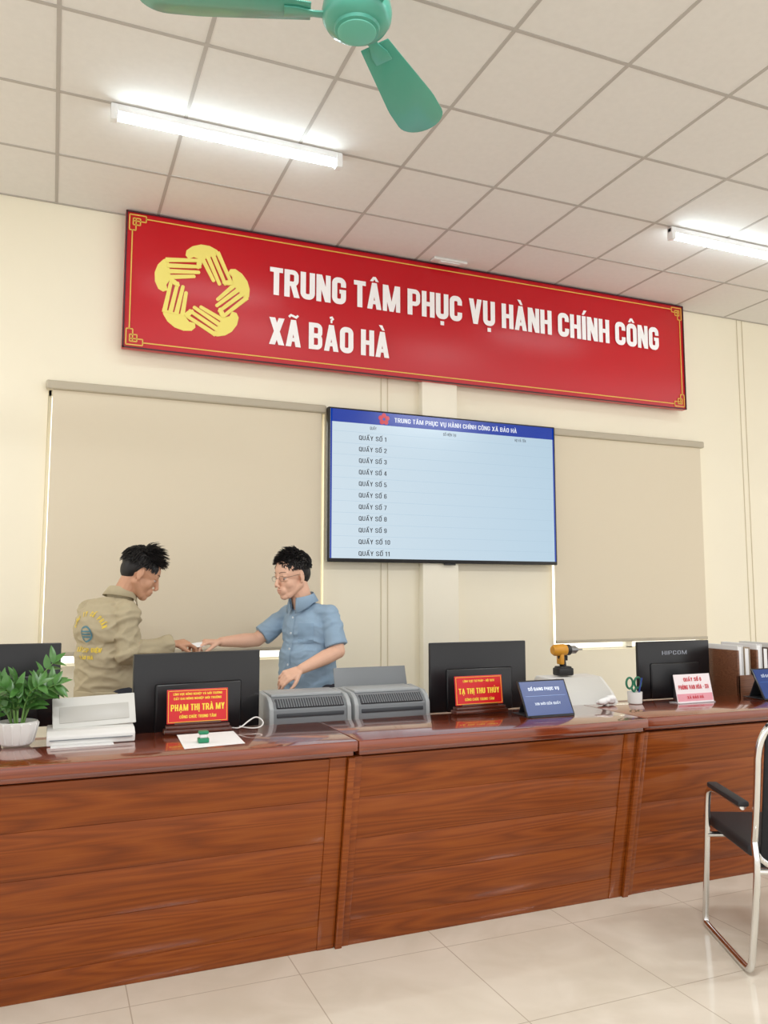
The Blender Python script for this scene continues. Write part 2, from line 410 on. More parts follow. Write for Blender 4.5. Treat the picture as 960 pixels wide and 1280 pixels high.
for k in range(5):
    Rm=frame((.827,5.05,3.325),(1,0,0),(0,0,1))@Matrix.Rotation(-k*math.radians(72)+math.radians(3),4,'Z')@Matrix.Scale(R,4)
    palm=[(-.25,.63),(-.31,.70),(-.29,.80),(-.17,.90),(.0,.955),(.17,.945),(.31,.88),(.39,.80),(.22,.735),(-.02,.625),(-.08,.66),(-.15,.68)]
    mb.prism(palm,Rm,.010,0)
    sts=[(.045,.615),(.145,.67),(.245,.725),(.345,.78)]; ends=[(.225,.235),(.340,.175),(.457,.185),(.560,.265)]
    for j in range(4):
        a=V(sts[j]); b_=V(ends[j]); d=(b_-a).normalized(); n=V((-d.y,d.x)); a2=a-d*.06; w0,w1=.044,.034
        pts=[a2+n*w0,a2-n*w0]+[b_+(-n*math.cos(t)+d*math.sin(t)*.8)*w1 for t in [math.pi*q/6 for q in range(7)]]
        mb.prism([(p.x,p.y) for p in pts],Rm,.013+.003*j,0)
    mb.prism([(-.06,.66),(.01,.62),(.0,.54),(-.06,.44),(-.105,.45),(-.10,.56)],Rm,.028,0)
part(mb,'emblem',M_yel,e,smooth=False)
mb=MB()
sign_text(mb,'TRUNG TÂM PHỤC VỤ HÀNH CHÍNH CÔNG',frame((1.267,5.046,3.369),(1,0,0),(0,0,1)),3.262,.190,t=.205,gap=.055)
sign_text(mb,'XÃ BẢO HÀ',frame((1.267,5.046,3.030),(1,0,0),(0,0,1)),.861,.184,t=.205,gap=.055)
part(mb,'lettering',M_let,e,smooth=False)
e=thing('ceiling_bracket','small white bracket on the ceiling above the red sign','bracket',(2.58,4.98,3.79))
mb=MB(); mb.box(2.44,2.71,4.95,5.02,3.772,3.7895,bev=.004); part(mb,'bracket_plate',M_white,e)
mb=MB(); mb.box(2.50,2.65,4.965,5.005,3.765,3.773,bev=.002); part(mb,'bracket_clip',M_white,e)

# ---------------- television
def screen_mat(name,c,e,rough=.2):
    return mat(name,(c[0]*.02,c[1]*.02,c[2]*.02,1),rough,emit=e,ecol=c)
S_bg=screen_mat('screen_pale',rgb(184,210,228),.92)
nt=S_bg.node_tree; bb=nt.nodes['Principled BSDF']; tc=nt.nodes.new('ShaderNodeTexCoord'); sp=nt.nodes.new('ShaderNodeSeparateXYZ'); cr=nt.nodes.new('ShaderNodeValToRGB')
nt.links.new(tc.outputs['Generated'],sp.inputs[0]); nt.links.new(sp.outputs['X'],cr.inputs['Fac'])
cr.color_ramp.elements[0].color=rgb(208,225,236); cr.color_ramp.elements[1].color=rgb(184,210,228); nt.links.new(cr.outputs['Color'],bb.inputs['Emission Color'])
S_hd=screen_mat('screen_blue',rgb(8,56,164),.9)
S_tx=mat('screen_text',rgb(24,28,44),.3); S_wt=screen_mat('screen_white',rgb(235,240,250),.95); S_ln=screen_mat('screen_line',rgb(166,194,214),.95)
S_rd=screen_mat('screen_red',rgb(200,30,50),.95)
e=thing('wall_television','large black wall television showing a pale blue queue table','television',(2.59,5.06,1.60))
mb=MB(); mb.box(1.686,3.50,5.05,5.10,1.60,2.65,bev=.006); mb.box(2.42,2.66,5.10,5.11,1.8,2.4)
part(mb,'casing',M_black,e)
sx0,sx1,sz0,sz1=1.70,3.486,1.625,2.638
mb=MB(); mb.box(sx0,sx1,5.047,5.0505,sz0,sz1,m=0)
Fs=lambda x,z: frame((x,5.0465,z),(1,0,0),(0,0,1))
mb.box(sx0,sx1,5.0464,5.0475,2.550,sz1,m=1)
mb.box(sx0,sx0+.012,5.0464,5.0475,sz0,sz1,m=1); mb.box(sx1-.012,sx1,5.0464,5.0475,sz0,sz1,m=1)
st=dict(lift=.0006,step=.0002)
sign_text(mb,'TRUNG TÂM PHỤC VỤ HÀNH CHÍNH CÔNG XÃ BẢO HÀ',Fs(2.17,2.577),.99,.032,m=3,t=.15,gap=.10,**st)
for k in range(5):
    a=math.radians(90+72*k); c_=V((2.09+.026*math.cos(a),5.0465,2.593+.026*math.sin(a)))
    mb.cyl(c_,c_-V((0,.0015+.0002*k,0)),.017,seg=12,m=5)
for tx,xx in (('QUẦY',2.01),('SỐ HIỆN TẠI',2.60),('HỌ VÀ TÊN',3.19)): sign_text(mb,tx,Fs(xx,2.512),None,.020,m=2,t=.13,gap=.12,align='C',**st)
for k in range(11):
    z=2.435-k*.0792
    sign_text(mb,'QUẦY SỐ %d'%(k+1),Fs(1.905,z),.205 if k<9 else .23,.031,m=2,t=.14,gap=.12,**st)
    mb.box(sx0+.02,sx1-.02,5.0464,5.0475,z+.052,z+.0535,m=4)
part(mb,'screen',[S_bg,S_hd,S_tx,S_wt,S_ln,S_rd],e,smooth=False)
mb=MB(); mb.box(2.55,2.64,5.045,5.06,1.588,1.60,bev=.003); part(mb,'sensor_bar',M_black,e)

# ---------------- ceiling fan
M_fan=mat('fan_green',rgb(74,160,140),.3,coat=.4); M_fan2=mat('fan_green_light',rgb(104,184,164),.35)
fx,fy,fz=.848,2.277,3.25
e=thing('ceiling_fan','teal green three-blade ceiling fan hanging from a rod','fan',(fx,fy,fz))
T=Matrix.Translation((fx,fy,fz))
mb=MB(); mb.lathe([(0,-.045),(.06,-.045),(.072,-.04),(.075,-.03),(.10,-.02),(.112,0),(.115,.02),(.11,.05),(.085,.08),(.05,.10),(.03,.12),(.03,.15),(0,.15)],T,48); part(mb,'motor_housing',M_fan,e,angle=50)
mb=MB(); mb.lathe([(0,-.052),(.05,-.052),(.062,-.047),(.064,-.04),(0,-.04)],T,40); part(mb,'bottom_cap',M_fan2,e)
mb=MB(); mb.cyl((fx,fy,fz+.14),(fx,fy,3.72),.013); part(mb,'down_rod',M_fan,e)
mb=MB(); mb.lathe([(.02,3.66-fz),(.05,3.69-fz),(.062,3.75-fz),(.062,3.785-fz),(0,3.785-fz)],T); part(mb,'canopy',M_fan,e)
for ang in (45,165,285):
    Rz=T@Matrix.Rotation(math.radians(ang),4,'Z')@Matrix.Rotation(math.radians(-10),4,'X')
    mb=MB()
    def wd(t): return .052+.040*min(1,t*1.5)
    tp=[(.15+.53*i/16,wd(i/16)) for i in range(16)]; tp=[p for p in tp if p[0]<.60]
    ac=[(.605+.088*math.sin(a),.092*math.cos(a)) for a in [math.pi*i/14 for i in range(15)]]
    mb.prism(tp+ac+[(x_,-y_) for x_,y_ in reversed(tp)],Rz@Matrix.Translation((0,0,.012)),.005,bev=.0015)
    b=part(mb,'fan_blade',M_fan,e)
    mb=MB(); mb.prism([(.08,.022),(.14,.016),(.19,.03),(.235,.03),(.235,-.03),(.19,-.03),(.14,-.016),(.08,-.022)],Rz@Matrix.Translation((0,0,.004)),.007,bev=.0015)
    part(mb,'blade_bracket',M_fan,b)

# ---------------- tube lamps
M_tube=mat('tube_glow',rgb(255,255,255),.3,emit=17,ecol=(.78,.93,1,1)); M_fix=mat('fixture_white',rgb(238,238,238),.35)
for x0 in (.18,3.66):
    x1=x0+1.2; yy=3.94
    e=thing('tube_lamp','white fluorescent tube lamp glowing on the tiled ceiling','lamp',(x0+.6,yy,3.79),group='ceiling tube lamps')
    mb=MB(); mb.box(x0,x1,yy-.02,yy+.02,3.745,3.785,bev=.006); part(mb,'fixture_housing',M_fix,e)
    for a in (x0,x1-.035):
        mb=MB(); mb.box(a,a+.035,yy-.025,yy+.025,3.70,3.78,bev=.006); part(mb,'end_holder',M_fix,e)
    mb=MB(); mb.cyl((x0+.035,yy,3.722),(x1-.035,yy,3.722),.016,seg=24); part(mb,'glowing_tube',M_tube,e)

# ---------------- service counter
lean=math.atan2(.155,.785)
M_gap=mat('seam_dark',rgb(70,26,10),.6)
for n,(x0,x1) in enumerate(((-.28,1.115),(1.118,2.515),(2.518,3.92))):
    dy=(0,0,.02)[n]
    e=thing('service_counter','varnished reddish brown wooden service counter with planked front','counter',((x0+x1)/2+.37*n,3.3+.21*n,0),group='wooden service counters')
    mb=MB(); mb.box(x0,x1,2.95+dy,3.44,.79,.83,bev=.005); mb.box(x0+.01,x1-.01,2.975+dy,3.42,.770,.791,bev=.003); part(mb,'worktop',M_woodtop,e)
    L=Matrix.Translation((0,3.145,0))@Matrix.Rotation(lean,4,'X')
    mb=MB(); 
    hs=[.10,.27,.44,.61,.775]
    for a,b_ in zip(hs,hs[1:]): mb.box(x0+.03,x1-.10,.0,.02,a+.0005,b_-.0005,M=L,bev=.0012)
    part(mb,'front_panel',M_wood,e)
    mb=MB(); mb.box(x0+.005,x1-.005,.012,.03,.0,.775,M=L); part(mb,'backing_board',M_gap,e)
    mb=MB(); mb.box(x1-.10,x1-.03,-.004,.02,0,.778,M=L,bev=.002); part(mb,'stile',M_wood,e)
    mb=MB(); mb.box(x1-.028,x1,-.018,.05,0,.78,M=L,bev=.003); part(mb,'stile',M_wood,e)
    mb=MB(); mb.box(x0,x0+.03,-.004,.02,0,.778,M=L,bev=.002); part(mb,'stile',M_wood,e)
    mb=MB(); mb.box(x0+.03,x1-.10,-.002,.02,0,.10,M=L,bev=.002); part(mb,'plinth',M_wood,e)
    mb=MB(); mb.box(x0,x0+.02,3.17,4.0,0,.72); mb.box(x1-.02,x1,3.17,4.0,0,.72); mb.box(x0,x1,3.22,4.02,.72,.745,bev=.003)
    mb.box(x0,x1,3.41,3.43,.745,.79)
    part(mb,'desk_body',M_wood,e)

# ---------------- chair
M_mesh=mat('chair_mesh_black',rgb(26,26,30),.8,bump=.5,nscale=300); M_pad=mat('chair_pad',rgb(30,30,34),.6)
O=V((2.44,2.377,0)); U=V((.412,.911,0)); Wv=V((.911,-.412,0))
def C(s,t,z): return O+U*s+Wv*t+V((0,0,z))
e=thing('visitor_chair','chrome sled-base visitor chair with black mesh back and armrests','chair',C(.2,.28,0))
for t in (0,.56):
    mb=MB(); mb.sweep([C(-.04,t,.60),C(.22,t,.60),C(.31,t,.585),C(.33,t,.52),C(.385,t,.12),C(.41,t,.014),C(.36,t,.014),C(.0,t,.014),C(-.05,t,.02),C(-.08,t,.12),C(-.15,t,.40),C(-.13,t,.5)],.0125,12,smooth=3)
    part(mb,'frame_side',M_chrome,e,angle=60)
    mb=MB(); mb.box(-.05,.27,-.022,.022,.60,.622,M=frame(C(0,t,0),U,V((0,0,1)).cross(U)),bev=.008); part(mb,'armrest',M_pad,e)
mb=MB(); mb.sweep([C(-.03,.03,.36),C(-.03,.53,.36),C(-.07,.53,.6),C(-.14,.53,.92),C(-.14,.28,.95),C(-.14,.03,.94),C(-.09,.03,.6)],.013,12,closed=True,smooth=3)
part(mb,'back_frame',M_chrome,e,angle=60)
mb=MB(); Mf=frame(C(-.035,.055,.38),Wv,(C(-.14,.055,.92)-C(-.035,.055,.38))); mb.box(0,.45,0,.55,-.006,.006,M=Mf,bev=.004); part(mb,'backrest',M_mesh,e)
mb=MB(); mb.box(.0,.48,-.51,-.03,.405,.45,M=frame(C(0,0,0),U,V((0,0,1)).cross(U)),bev=.018,seg=4); part(mb,'seat',M_pad,e)
mb=MB(); mb.cyl(C(.345,0,.39),C(.345,.56,.39),.011); mb.cyl(C(-.14,0,.40),C(-.14,.56,.40),.011); mb.cyl(C(.345,.12,.39),C(-.14,.12,.40),.01); mb.cyl(C(.345,.44,.39),C(-.14,.44,.40),.01); part(mb,'seat_support',M_chrome,e)

# ---------------- monitors
M_off=mat('display_off',rgb(40,60,90),.2); M_mark=mat('mark_grey',rgb(150,155,165),.4)
def monitor(cx,cy,w,h,z0,rot,label,logo=None):
    e=thing('computer_monitor',label,'monitor',(cx,cy+.06,.745),group='office monitors')
    M=Matrix.Translation((cx,cy,0))@Matrix.Rotation(math.radians(rot),4,'Z')
    mb=MB(); mb.box(-w/2,w/2,0,.022,z0,z0+h,M=M,bev=.005); mb.box(-w*.34,w*.34,-.010,.004,z0+.0,z0+h*.62,M=M,bev=.009,seg=3)
    b=part(mb,'monitor_housing',M_black,e)
    mb=MB(); mb.box(-w/2+.008,w/2-.008,.0215,.0235,z0+.015,z0+h-.008,M=M); part(mb,'display_panel',M_off,e)
    mb=MB(); mb.box(-.03,.03,-.028,-.008,.755,z0+h*.4,M=M,bev=.004); mb.box(-.10,.10,-.06,.10,.7455,.757,M=M,bev=.004); part(mb,'monitor_stand',M_dark2,e)
    if logo:
        mb=MB(); sign_text(mb,logo,M@frame((0,-.0005,z0+h*.76),(1,0,0),(0,0,1)),.18,.022,t=.13,gap=.14,align='C',lift=.001,step=.0002); part(mb,'brand_mark',M_mark,b,smooth=False)
monitor(.622,3.64,.575,.345,.79,9,'black wide monitor seen from behind, beside red name plate')
monitor(2.045,3.66,.56,.345,.80,0,'black wide monitor seen from behind on the middle counter')
monitor(3.32,3.66,.52,.32,.80,0,'black monitor back with pale brand lettering','HIPCOM')
monitor(-.20,3.70,.50,.345,.84,0,'black monitor standing behind the potted plant')

# ---------------- passbook printers
M_pg=mat('printer_grey',rgb(122,126,130),.45); M_pl=mat('printer_light',rgb(164,168,170),.4); M_pd=mat('printer_dark',rgb(62,65,70),.5)
def printer(x0,x1,y0):
    e=thing('document_printer','grey flatbed document printer with dark front slot','printer',((x0+x1)/2,y0+.15,.745),group='grey document printers')
    prof=[(y0,.75),(y0-.006,.80),(y0-.002,.865),(y0+.02,.895),(y0+.06,.915),(y0+.20,.925),(y0+.27,.915),(y0+.28,.89),(y0+.28,.75)]
    F=frame((x0,0,0),(0,1,0),(0,0,1))
    mb=MB(); mb.prism(prof,F,x1-x0,bev=.004); part(mb,'printer_body',M_pg,e)
    for a in (x0-.006,x1-.016):
        mb=MB(); mb.prism([(p[0]+(-.007 if p[0]<y0+.1 else .005),p[1]+(.007 if p[1]>.8 else -.003)) for p in prof],frame((a,0,0),(0,1,0),(0,0,1)),.022,bev=.007); part(mb,'end_cap',M_pl,e)
    mb=MB(); mb.box(x0+.03,x1-.03,y0-.009,y0+.04,.832,.850,bev=.003)
    mb.prism([(y0+.000,.873),(y0-.005,.877),(y0+.036,.911),(y0+.042,.906)],frame((x0+.03,0,0),(0,1,0),(0,0,1)),x1-x0-.06); part(mb,'feed_slot',M_pd,e)
    mb=MB()
    for k in range(26):
        xx=x0+.04+k*(x1-x0-.08)/25; mb.prism([(y0+.000,.875),(y0-.007,.878),(y0+.034,.912),(y0+.042,.906)],frame((xx-.002,0,0),(0,1,0),(0,0,1)),.004)
    part(mb,'vent_ribs',M_pg,e)
    mb=MB(); mb.box(x0+.02,x1-.02,y0+.065,y0+.25,.916,.929,bev=.003); part(mb,'top_cover',M_pl,e)
    mb=MB(); mb.box(x0+.01,x1-.01,y0+.01,y0+.27,.7455,.752); part(mb,'foot_plate',M_pd,e)
printer(.935,1.318,3.60); printer(1.345,1.725,3.60)
e=thing('paper_tray','grey tilted paper tray standing behind the printers','tray',(1.6,3.97,.745))
mb=MB(); Mt=Matrix.Translation((0,3.955,.78))@Matrix.Rotation(math.radians(-18),4,'X'); mb.box(1.38,1.79,0,.006,.0,.235,M=Mt,bev=.002); part(mb,'tray_panel',M_pg,e)
mb=MB(); mb.box(1.40,1.79,3.935,4.01,.7455,.79,bev=.004); part(mb,'tray_foot',M_pd,e)

# white scanner near plant
e=thing('document_scanner','off-white document scanner with raised input tray','scanner',(.15,3.35,.83))
sxa,sxb=.005,.32
mb=MB(); mb.prism([(3.27,.8305),(3.27,.866),(3.30,.882),(3.43,.887),(3.436,.8305)],frame((sxa,0,0),(0,1,0),(0,0,1)),sxb-sxa,bev=.005); part(mb,'scanner_body',M_white,e)
mb=MB(); mb.box(sxa+.01,sxb-.01,3.264,3.272,.850,.853); part(mb,'seam_slot',M_pg,e)
mb=MB(); Mt=Matrix.Translation((0,3.345,.880))@Matrix.Rotation(math.radians(-30),4,'X')@Matrix.Rotation(math.radians(-2),4,'Y'); mb.box(sxa+.02,sxb+.01,0,.007,0,.125,M=Mt,bev=.003); mb.box(sxa+.045,sxb-.015,-.003,.0,.02,.085,M=Mt,bev=.001,m=1); part(mb,'input_tray',[M_offw,mat('tray_grey',rgb(186,184,178),.4)],e)
M_paper=mat('paper',rgb(236,236,236),.7)
e=thing('paper_sheet','sheets of white paper sticking out beneath the scanner','paper',(.1,3.24,.83))
mb=MB(); mb.box(-.0,.22,3.225,3.27,.8303,.8325,M=Matrix.Translation((.02,0,0))); part(mb,'sheet',M_paper,e,smooth=False)

# white printer under drill
e=thing('white_printer','small white printer with sloping cover under the drill','printer',(2.66,3.72,.745))
mb=MB(); mb.prism([(3.56,.7455),(3.55,.80),(3.60,.86),(3.70,.935),(3.84,.94),(3.86,.92),(3.86,.7455)],frame((2.50,0,0),(0,1,0),(0,0,1)),.34,bev=.008); part(mb,'printer_body',M_white,e)
mb=MB(); mb.prism([(3.545,.80),(3.60,.866),(3.69,.934),(3.685,.938),(3.595,.872),(3.54,.806)],frame((2.53,0,0),(0,1,0),(0,0,1)),.28,bev=.001); part(mb,'front_cover',M_offw,e)
# cordless drill
M_dy=mat('drill_yellow',rgb(206,144,36),.45); M_dk=mat('drill_black',rgb(28,28,28),.5); M_ds=mat('drill_steel',rgb(150,150,150),.3,.8)
dx,dyy,dz=2.635,3.76,.943
e=thing('cordless_drill','yellow and black cordless drill standing on its battery','drill',(dx,dyy,dz))
mb=MB(); mb.box(dx-.055,dx+.04,dyy-.035,dyy+.035,dz,dz+.042,bev=.008); part(mb,'battery',M_dk,e)
mb=MB(); mb.caps((dx-.005,dyy,dz+.04),(dx-.02,dyy,dz+.115),.018,.021); mb.box(dx-.045,dx+.03,dyy-.03,dyy+.03,dz+.036,dz+.050,bev=.005); part(mb,'grip',M_dk,e,angle=50)
mb=MB(); mb.lathe([(0,0),(.022,0),(.031,.012),(.033,.07),(.030,.085),(0,.085)],frame((dx-.075,dyy,dz+.138),(0,1,0),(0,0,1))); mb.box(dx-.035,dx-.012,dyy-.023,dyy+.023,dz+.06,dz+.12,bev=.006); part(mb,'motor_body',M_dy,e)
mb=MB(); mb.lathe([(0,0),(.029,0),(.030,.025),(.026,.03),(0,.03)],frame((dx+.008,dyy,dz+.138),(0,1,0),(0,0,1))); part(mb,'torque_collar',M_dk,e)
mb=MB(); mb.lathe([(0,0),(.022,0),(.022,.035),(.016,.045),(.010,.055),(.004,.056),(.004,.085),(0,.085)],frame((dx+.037,dyy,dz+.138),(0,1,0),(0,0,1))); part(mb,'chuck',M_ds,e)
mb=MB(); mb.box(dx+.008,dx+.02,dyy-.008,dyy+.008,dz+.08,dz+.108,bev=.003); part(mb,'trigger',M_dk,e)

# ---------------- name plates
M_pr=mat('plate_red',rgb(206,20,28),.35); M_py=mat('plate_yellow',rgb(250,216,70),.5)
def plate(x0,x1,y,lines,label):
    e=thing('name_plate',label,'name plate',((x0+x1)/2,y+.03,.83),group='red desk name plates')
    mb=MB(); mb.box(x0-.012,x1+.012,y-.015,y+.045,.8305,.848,bev=.003); mb.box(x0-.004,x1+.004,y-.005,y+.038,.848,.862,bev=.003); mb.box(x0+.03,x1-.03,y+.008,y+.03,.862,.872,bev=.002); part(mb,'wooden_base',M_wooddk,e)
    M=Matrix.Translation((0,y+.012,.868))@Matrix.Rotation(math.radians(-6),4,'X')
    h=.135; w=x1-x0; cx=(x0+x1)/2
    mb=MB(); mb.box(x0,x1,0,.006,0,h,M=M,bev=.0015,m=0)
    g=.005
    for q in ((x0+g,x1-g,g,g+.0016),(x0+g,x1-g,h-g-.0016,h-g),(x0+g,x0+g+.0016,g,h-g),(x1-g-.0016,x1-g,g,h-g)): mb.box(q[0],q[1],-.0008,.0005,q[2],q[3],M=M,m=1)
    for (t,z,cap,ww,tk) in lines: sign_text(mb,t,M@frame((cx,-.0002,z),(1,0,0),(0,0,1)),w*ww,cap,m=1,t=tk,gap=.08,align='C',lift=.0008,step=.0002)
    part(mb,'plate_board',[M_pr,M_py],e,smooth=False)
plate(.452,.70,3.37,[('LĨNH VỰC NÔNG NGHIỆP VÀ MÔI TRƯỜNG',.112,.009,.8,.17),('ĐẤT ĐAI NÔNG NGHIỆP MÔI TRƯỜNG',.094,.009,.78,.17),('PHẠM THỊ TRÀ MY',.050,.026,.88,.19),('CÔNG CHỨC TRUNG TÂM',.020,.012,.6,.17)],'red desk name plate with yellow lettering beside white paper')
plate(1.775,2.03,3.39,[('LĨNH VỰC TƯ PHÁP - HỘ TỊCH',.106,.010,.66,.17),('TẠ THỊ THU THỦY',.052,.026,.86,.19),('CÔNG CHỨC TRUNG TÂM',.020,.012,.62,.17)],'red desk name plate with yellow lettering beside blue tablet')

# tablets
S_nv=screen_mat('tablet_navy',rgb(26,66,140),.8,.35); S_tt=screen_mat('tablet_text',rgb(220,230,245),.9); S_lb=screen_mat('tablet_light_blue',rgb(60,110,190),.8)
for TX,lab,ty in ((2.015,'tablet on folding stand showing a dark blue screen',3.17),(3.50,'tablet with blue screen standing before the wooden organizer',3.20)):
    e=thing('tablet_display',lab,'tablet',(TX+.13,ty+.05,.83),group='queue tablets on the counter')
    M=Matrix.Translation((TX,ty,.832))@Matrix.Rotation(math.radians(-28),4,'X')
    mb=MB(); mb.box(0,.262,0,.009,0,.178,M=M,bev=.003); part(mb,'tablet_case',M_black,e)
    mb=MB(); mb.box(.008,.254,-.0012,.001,.008,.170,M=M,m=0); mb.box(.02,.242,-.0018,-.001,.098,.100,M=M,m=2)
    sign_text(mb,'SỐ ĐANG PHỤC VỤ',M@frame((.131,-.0012,.125),(1,0,0),(0,0,1)),.17,.015,m=1,t=.16,gap=.1,align='C',lift=.0008,step=.0002)
    sign_text(mb,'XIN MỜI ĐẾN QUẦY',M@frame((.131,-.0012,.055),(1,0,0),(0,0,1)),.14,.012,m=1,t=.16,gap=.1,align='C',lift=.0008,step=.0002)
    part(mb,'screen',[S_nv,S_tt,S_lb],e,smooth=False)
    mb=MB(); mb.box(.05,.21,0,.004,0,.12,M=Matrix.Translation((TX,ty+.148,.832))@Matrix.Rotation(math.radians(25),4,'X'),bev=.001); mb.box(TX+.02,TX+.25,ty-.01,ty+.165,.8305,.8335,bev=.001); part(mb,'folding_stand',M_dark2,e)

# paper, stamp, cable
e=thing('paper_sheet','white sheet of paper lying on the glossy counter','paper',(.58,3.2,.83))
mb=MB(); t=bmesh.new(); f_=t.faces.new([t.verts.new(p) for p in ((.47,3.03,.8315),(.70,3.06,.8312),(.715,3.345,.8312),(.485,3.33,.833))]); mb._merge(t,0); part(mb,'sheet',M_paper,e,smooth=False)
M_green=mat('green_plastic',rgb(30,130,90),.4)
e=thing('ink_stamp','small green and white stamp on the paper sheet','stamp',(.555,3.13,.833))
mb=MB(); mb.box(.535,.575,3.115,3.15,.833,.850,bev=.003); part(mb,'stamp_base',M_green,e)
mb=MB(); mb.box(.541,.569,3.12,3.145,.850,.864,bev=.003); part(mb,'stamp_window',M_white,e)
mb=MB(); mb.box(.537,.573,3.117,3.148,.864,.876,bev=.003); part(mb,'stamp_cap',M_green,e)
e=thing('cable','thin white cable curling on the counter edge','cable',(.8,3.42,.83))
mb=MB(); mb.sweep([(.72,3.41,.834),(.75,3.38,.834),(.79,3.40,.86),(.83,3.42,.875),(.86,3.41,.85),(.84,3.38,.834),(.80,3.36,.834),(.77,3.40,.834),(.76,3.43,.834)],.003,8,smooth=3); part(mb,'cord',M_white,e)
e=thing('crumpled_tissue','crumpled white tissue lying on the counter','tissue',(2.62,3.38,.83))
mb=MB()
for k in range(9): mb.ell((2.62+random.uniform(-.05,.05),3.375+random.uniform(-.02,.02),.846+random.uniform(0,.02)),random.uniform(.018,.035),random.uniform(.015,.025),random.uniform(.012,.02))
part(remesh(mb,.004,1,fold=(.006,(),2)),'tissue',M_paper,e)
# cup with scissors
e=thing('pen_cup','short white cup holding scissors and pens','cup',(2.79,3.37,.83))
mb=MB(); mb.lathe([(0,0),(.032,0),(.036,.004),(.038,.06),(.035,.06),(.033,.006),(0,.006)],Matrix.Translation((2.79,3.37,.8305))); part(mb,'cup_body',M_white,e)
e=thing('scissors','scissors with green plastic loops standing in cup','scissors',(2.785,3.37,.84))
M_sg=mat('scissor_green',rgb(30,110,80),.4)
for sx in (-1,1):
    mb=MB(); c_=V((2.785+sx*.026,3.37,.935)); mb.sweep([c_+V((.021*math.cos(a),0,.028*math.sin(a))) for a in [2*math.pi*i/12 for i in range(12)]],.0055,8,closed=True,smooth=1); mb.caps(c_+V((-sx*.012,0,-.026)),(2.785+sx*.002,3.37,.89),.006,.005); part(mb,'handle',M_sg,e)
mb=MB(); mb.box(2.779,2.784,3.369,3.371,.842,.90); mb.box(2.783,2.789,3.371,3.373,.842,.90); part(mb,'blades',M_chrome,e)
e=thing('pen','blue pen standing in the white cup','pen',(2.81,3.365,.84))
mb=MB(); mb.cyl((2.80,3.365,.84),(2.825,3.36,.945),.004); mb.cyl((2.825,3.36,.945),(2.8285,3.359,.96),.0045); part(mb,'pen_barrel',mat('pen_blue',rgb(30,60,140),.4),e)
# desk sign
M_acr=mat('sign_white',rgb(232,222,224),.3); M_rt=mat('sign_red_text',rgb(200,30,50),.4); M_pk=mat('sign_pink',rgb(222,150,162),.3)
e=thing('counter_sign','clear desk sign holder with white card and red lettering','sign',(3.11,3.30,.83))
M=Matrix.Translation((2.985,3.275,.832))@Matrix.Rotation(math.radians(-12),4,'X')
mb=MB(); mb.box(0,.24,0,.003,0,.145,M=M,m=0,bev=.001); mb.box(.004,.236,-.0008,0,.008,.046,M=M,m=2)
ss=dict(t=.18,gap=.09,align='C',lift=.0008,step=.0002)
sign_text(mb,'QUẦY SỐ 6',M@frame((.12,-.0005,.108),(1,0,0),(0,0,1)),.12,.019,m=1,**ss)
sign_text(mb,'PHÒNG VĂN HÓA - XH',M@frame((.12,-.0005,.068),(1,0,0),(0,0,1)),.20,.022,m=1,**ss)
sign_text(mb,'XÃ BẢO HÀ',M@frame((.12,-.001,.020),(1,0,0),(0,0,1)),.11,.014,m=1,**ss)
part(mb,'sign_card',[M_acr,M_rt,M_pk],e,smooth=False)
mb=MB(); mb.box(2.985,3.225,3.265,3.34,.8303,.8335,bev=.001); part(mb,'holder_foot',mat('acrylic',rgb(220,220,224),.1,alpha=.6),e)

# wooden organiser + binders
e=thing('desk_organizer','brown wooden desk organizer with open vertical file slots','organizer',(3.88,3.62,.745))
mb=MB()
x0,x1=3.60,4.2
mb.box(x0,x1,3.47,3.80,.7455,.765,bev=.002); mb.box(x0,x1,3.785,3.80,.765,1.08)
for a in (x0,x0+.145,x0+.29,x0+.435,x1-.015): mb.box(a,a+.015,3.47,3.785,.765,1.07,bev=.002)
mb.box(x0,x1,3.47,3.48,.765,.93,bev=.001)
part(mb,'slotted_case',wood_mat('organizer_wood',rgb(84,48,26),rgb(112,68,42),rgb(134,88,58),.45,sc=2,coat=.2),e)
k=0
for a,h,c in ((3.620,1.095,(232,232,230)),(3.672,1.085,(176,160,140)),(3.765,1.10,(238,238,238)),(3.815,1.08,(90,70,60)),(3.91,1.10,(225,225,222)),(3.96,1.09,(60,70,90))):
    e=thing('document_folder','upright document folder standing in the wooden organizer','folder',(a+.02,3.6,.765),group='folders in the organizer')
    M_fc=mat('folder_cover',rgb(*c),.5)
    mb=MB(); mb.box(a,a+.003,3.485,3.75,.7655,h); mb.box(a+.037,a+.040,3.485,3.75,.7655,h); mb.box(a,a+.040,3.747,3.75,.7655,h); part(mb,'folder_cover',M_fc,e)
    mb=MB(); mb.box(a+.005,a+.035,3.490,3.745,.767,h-.008); part(mb,'paper_block',M_paper,e)

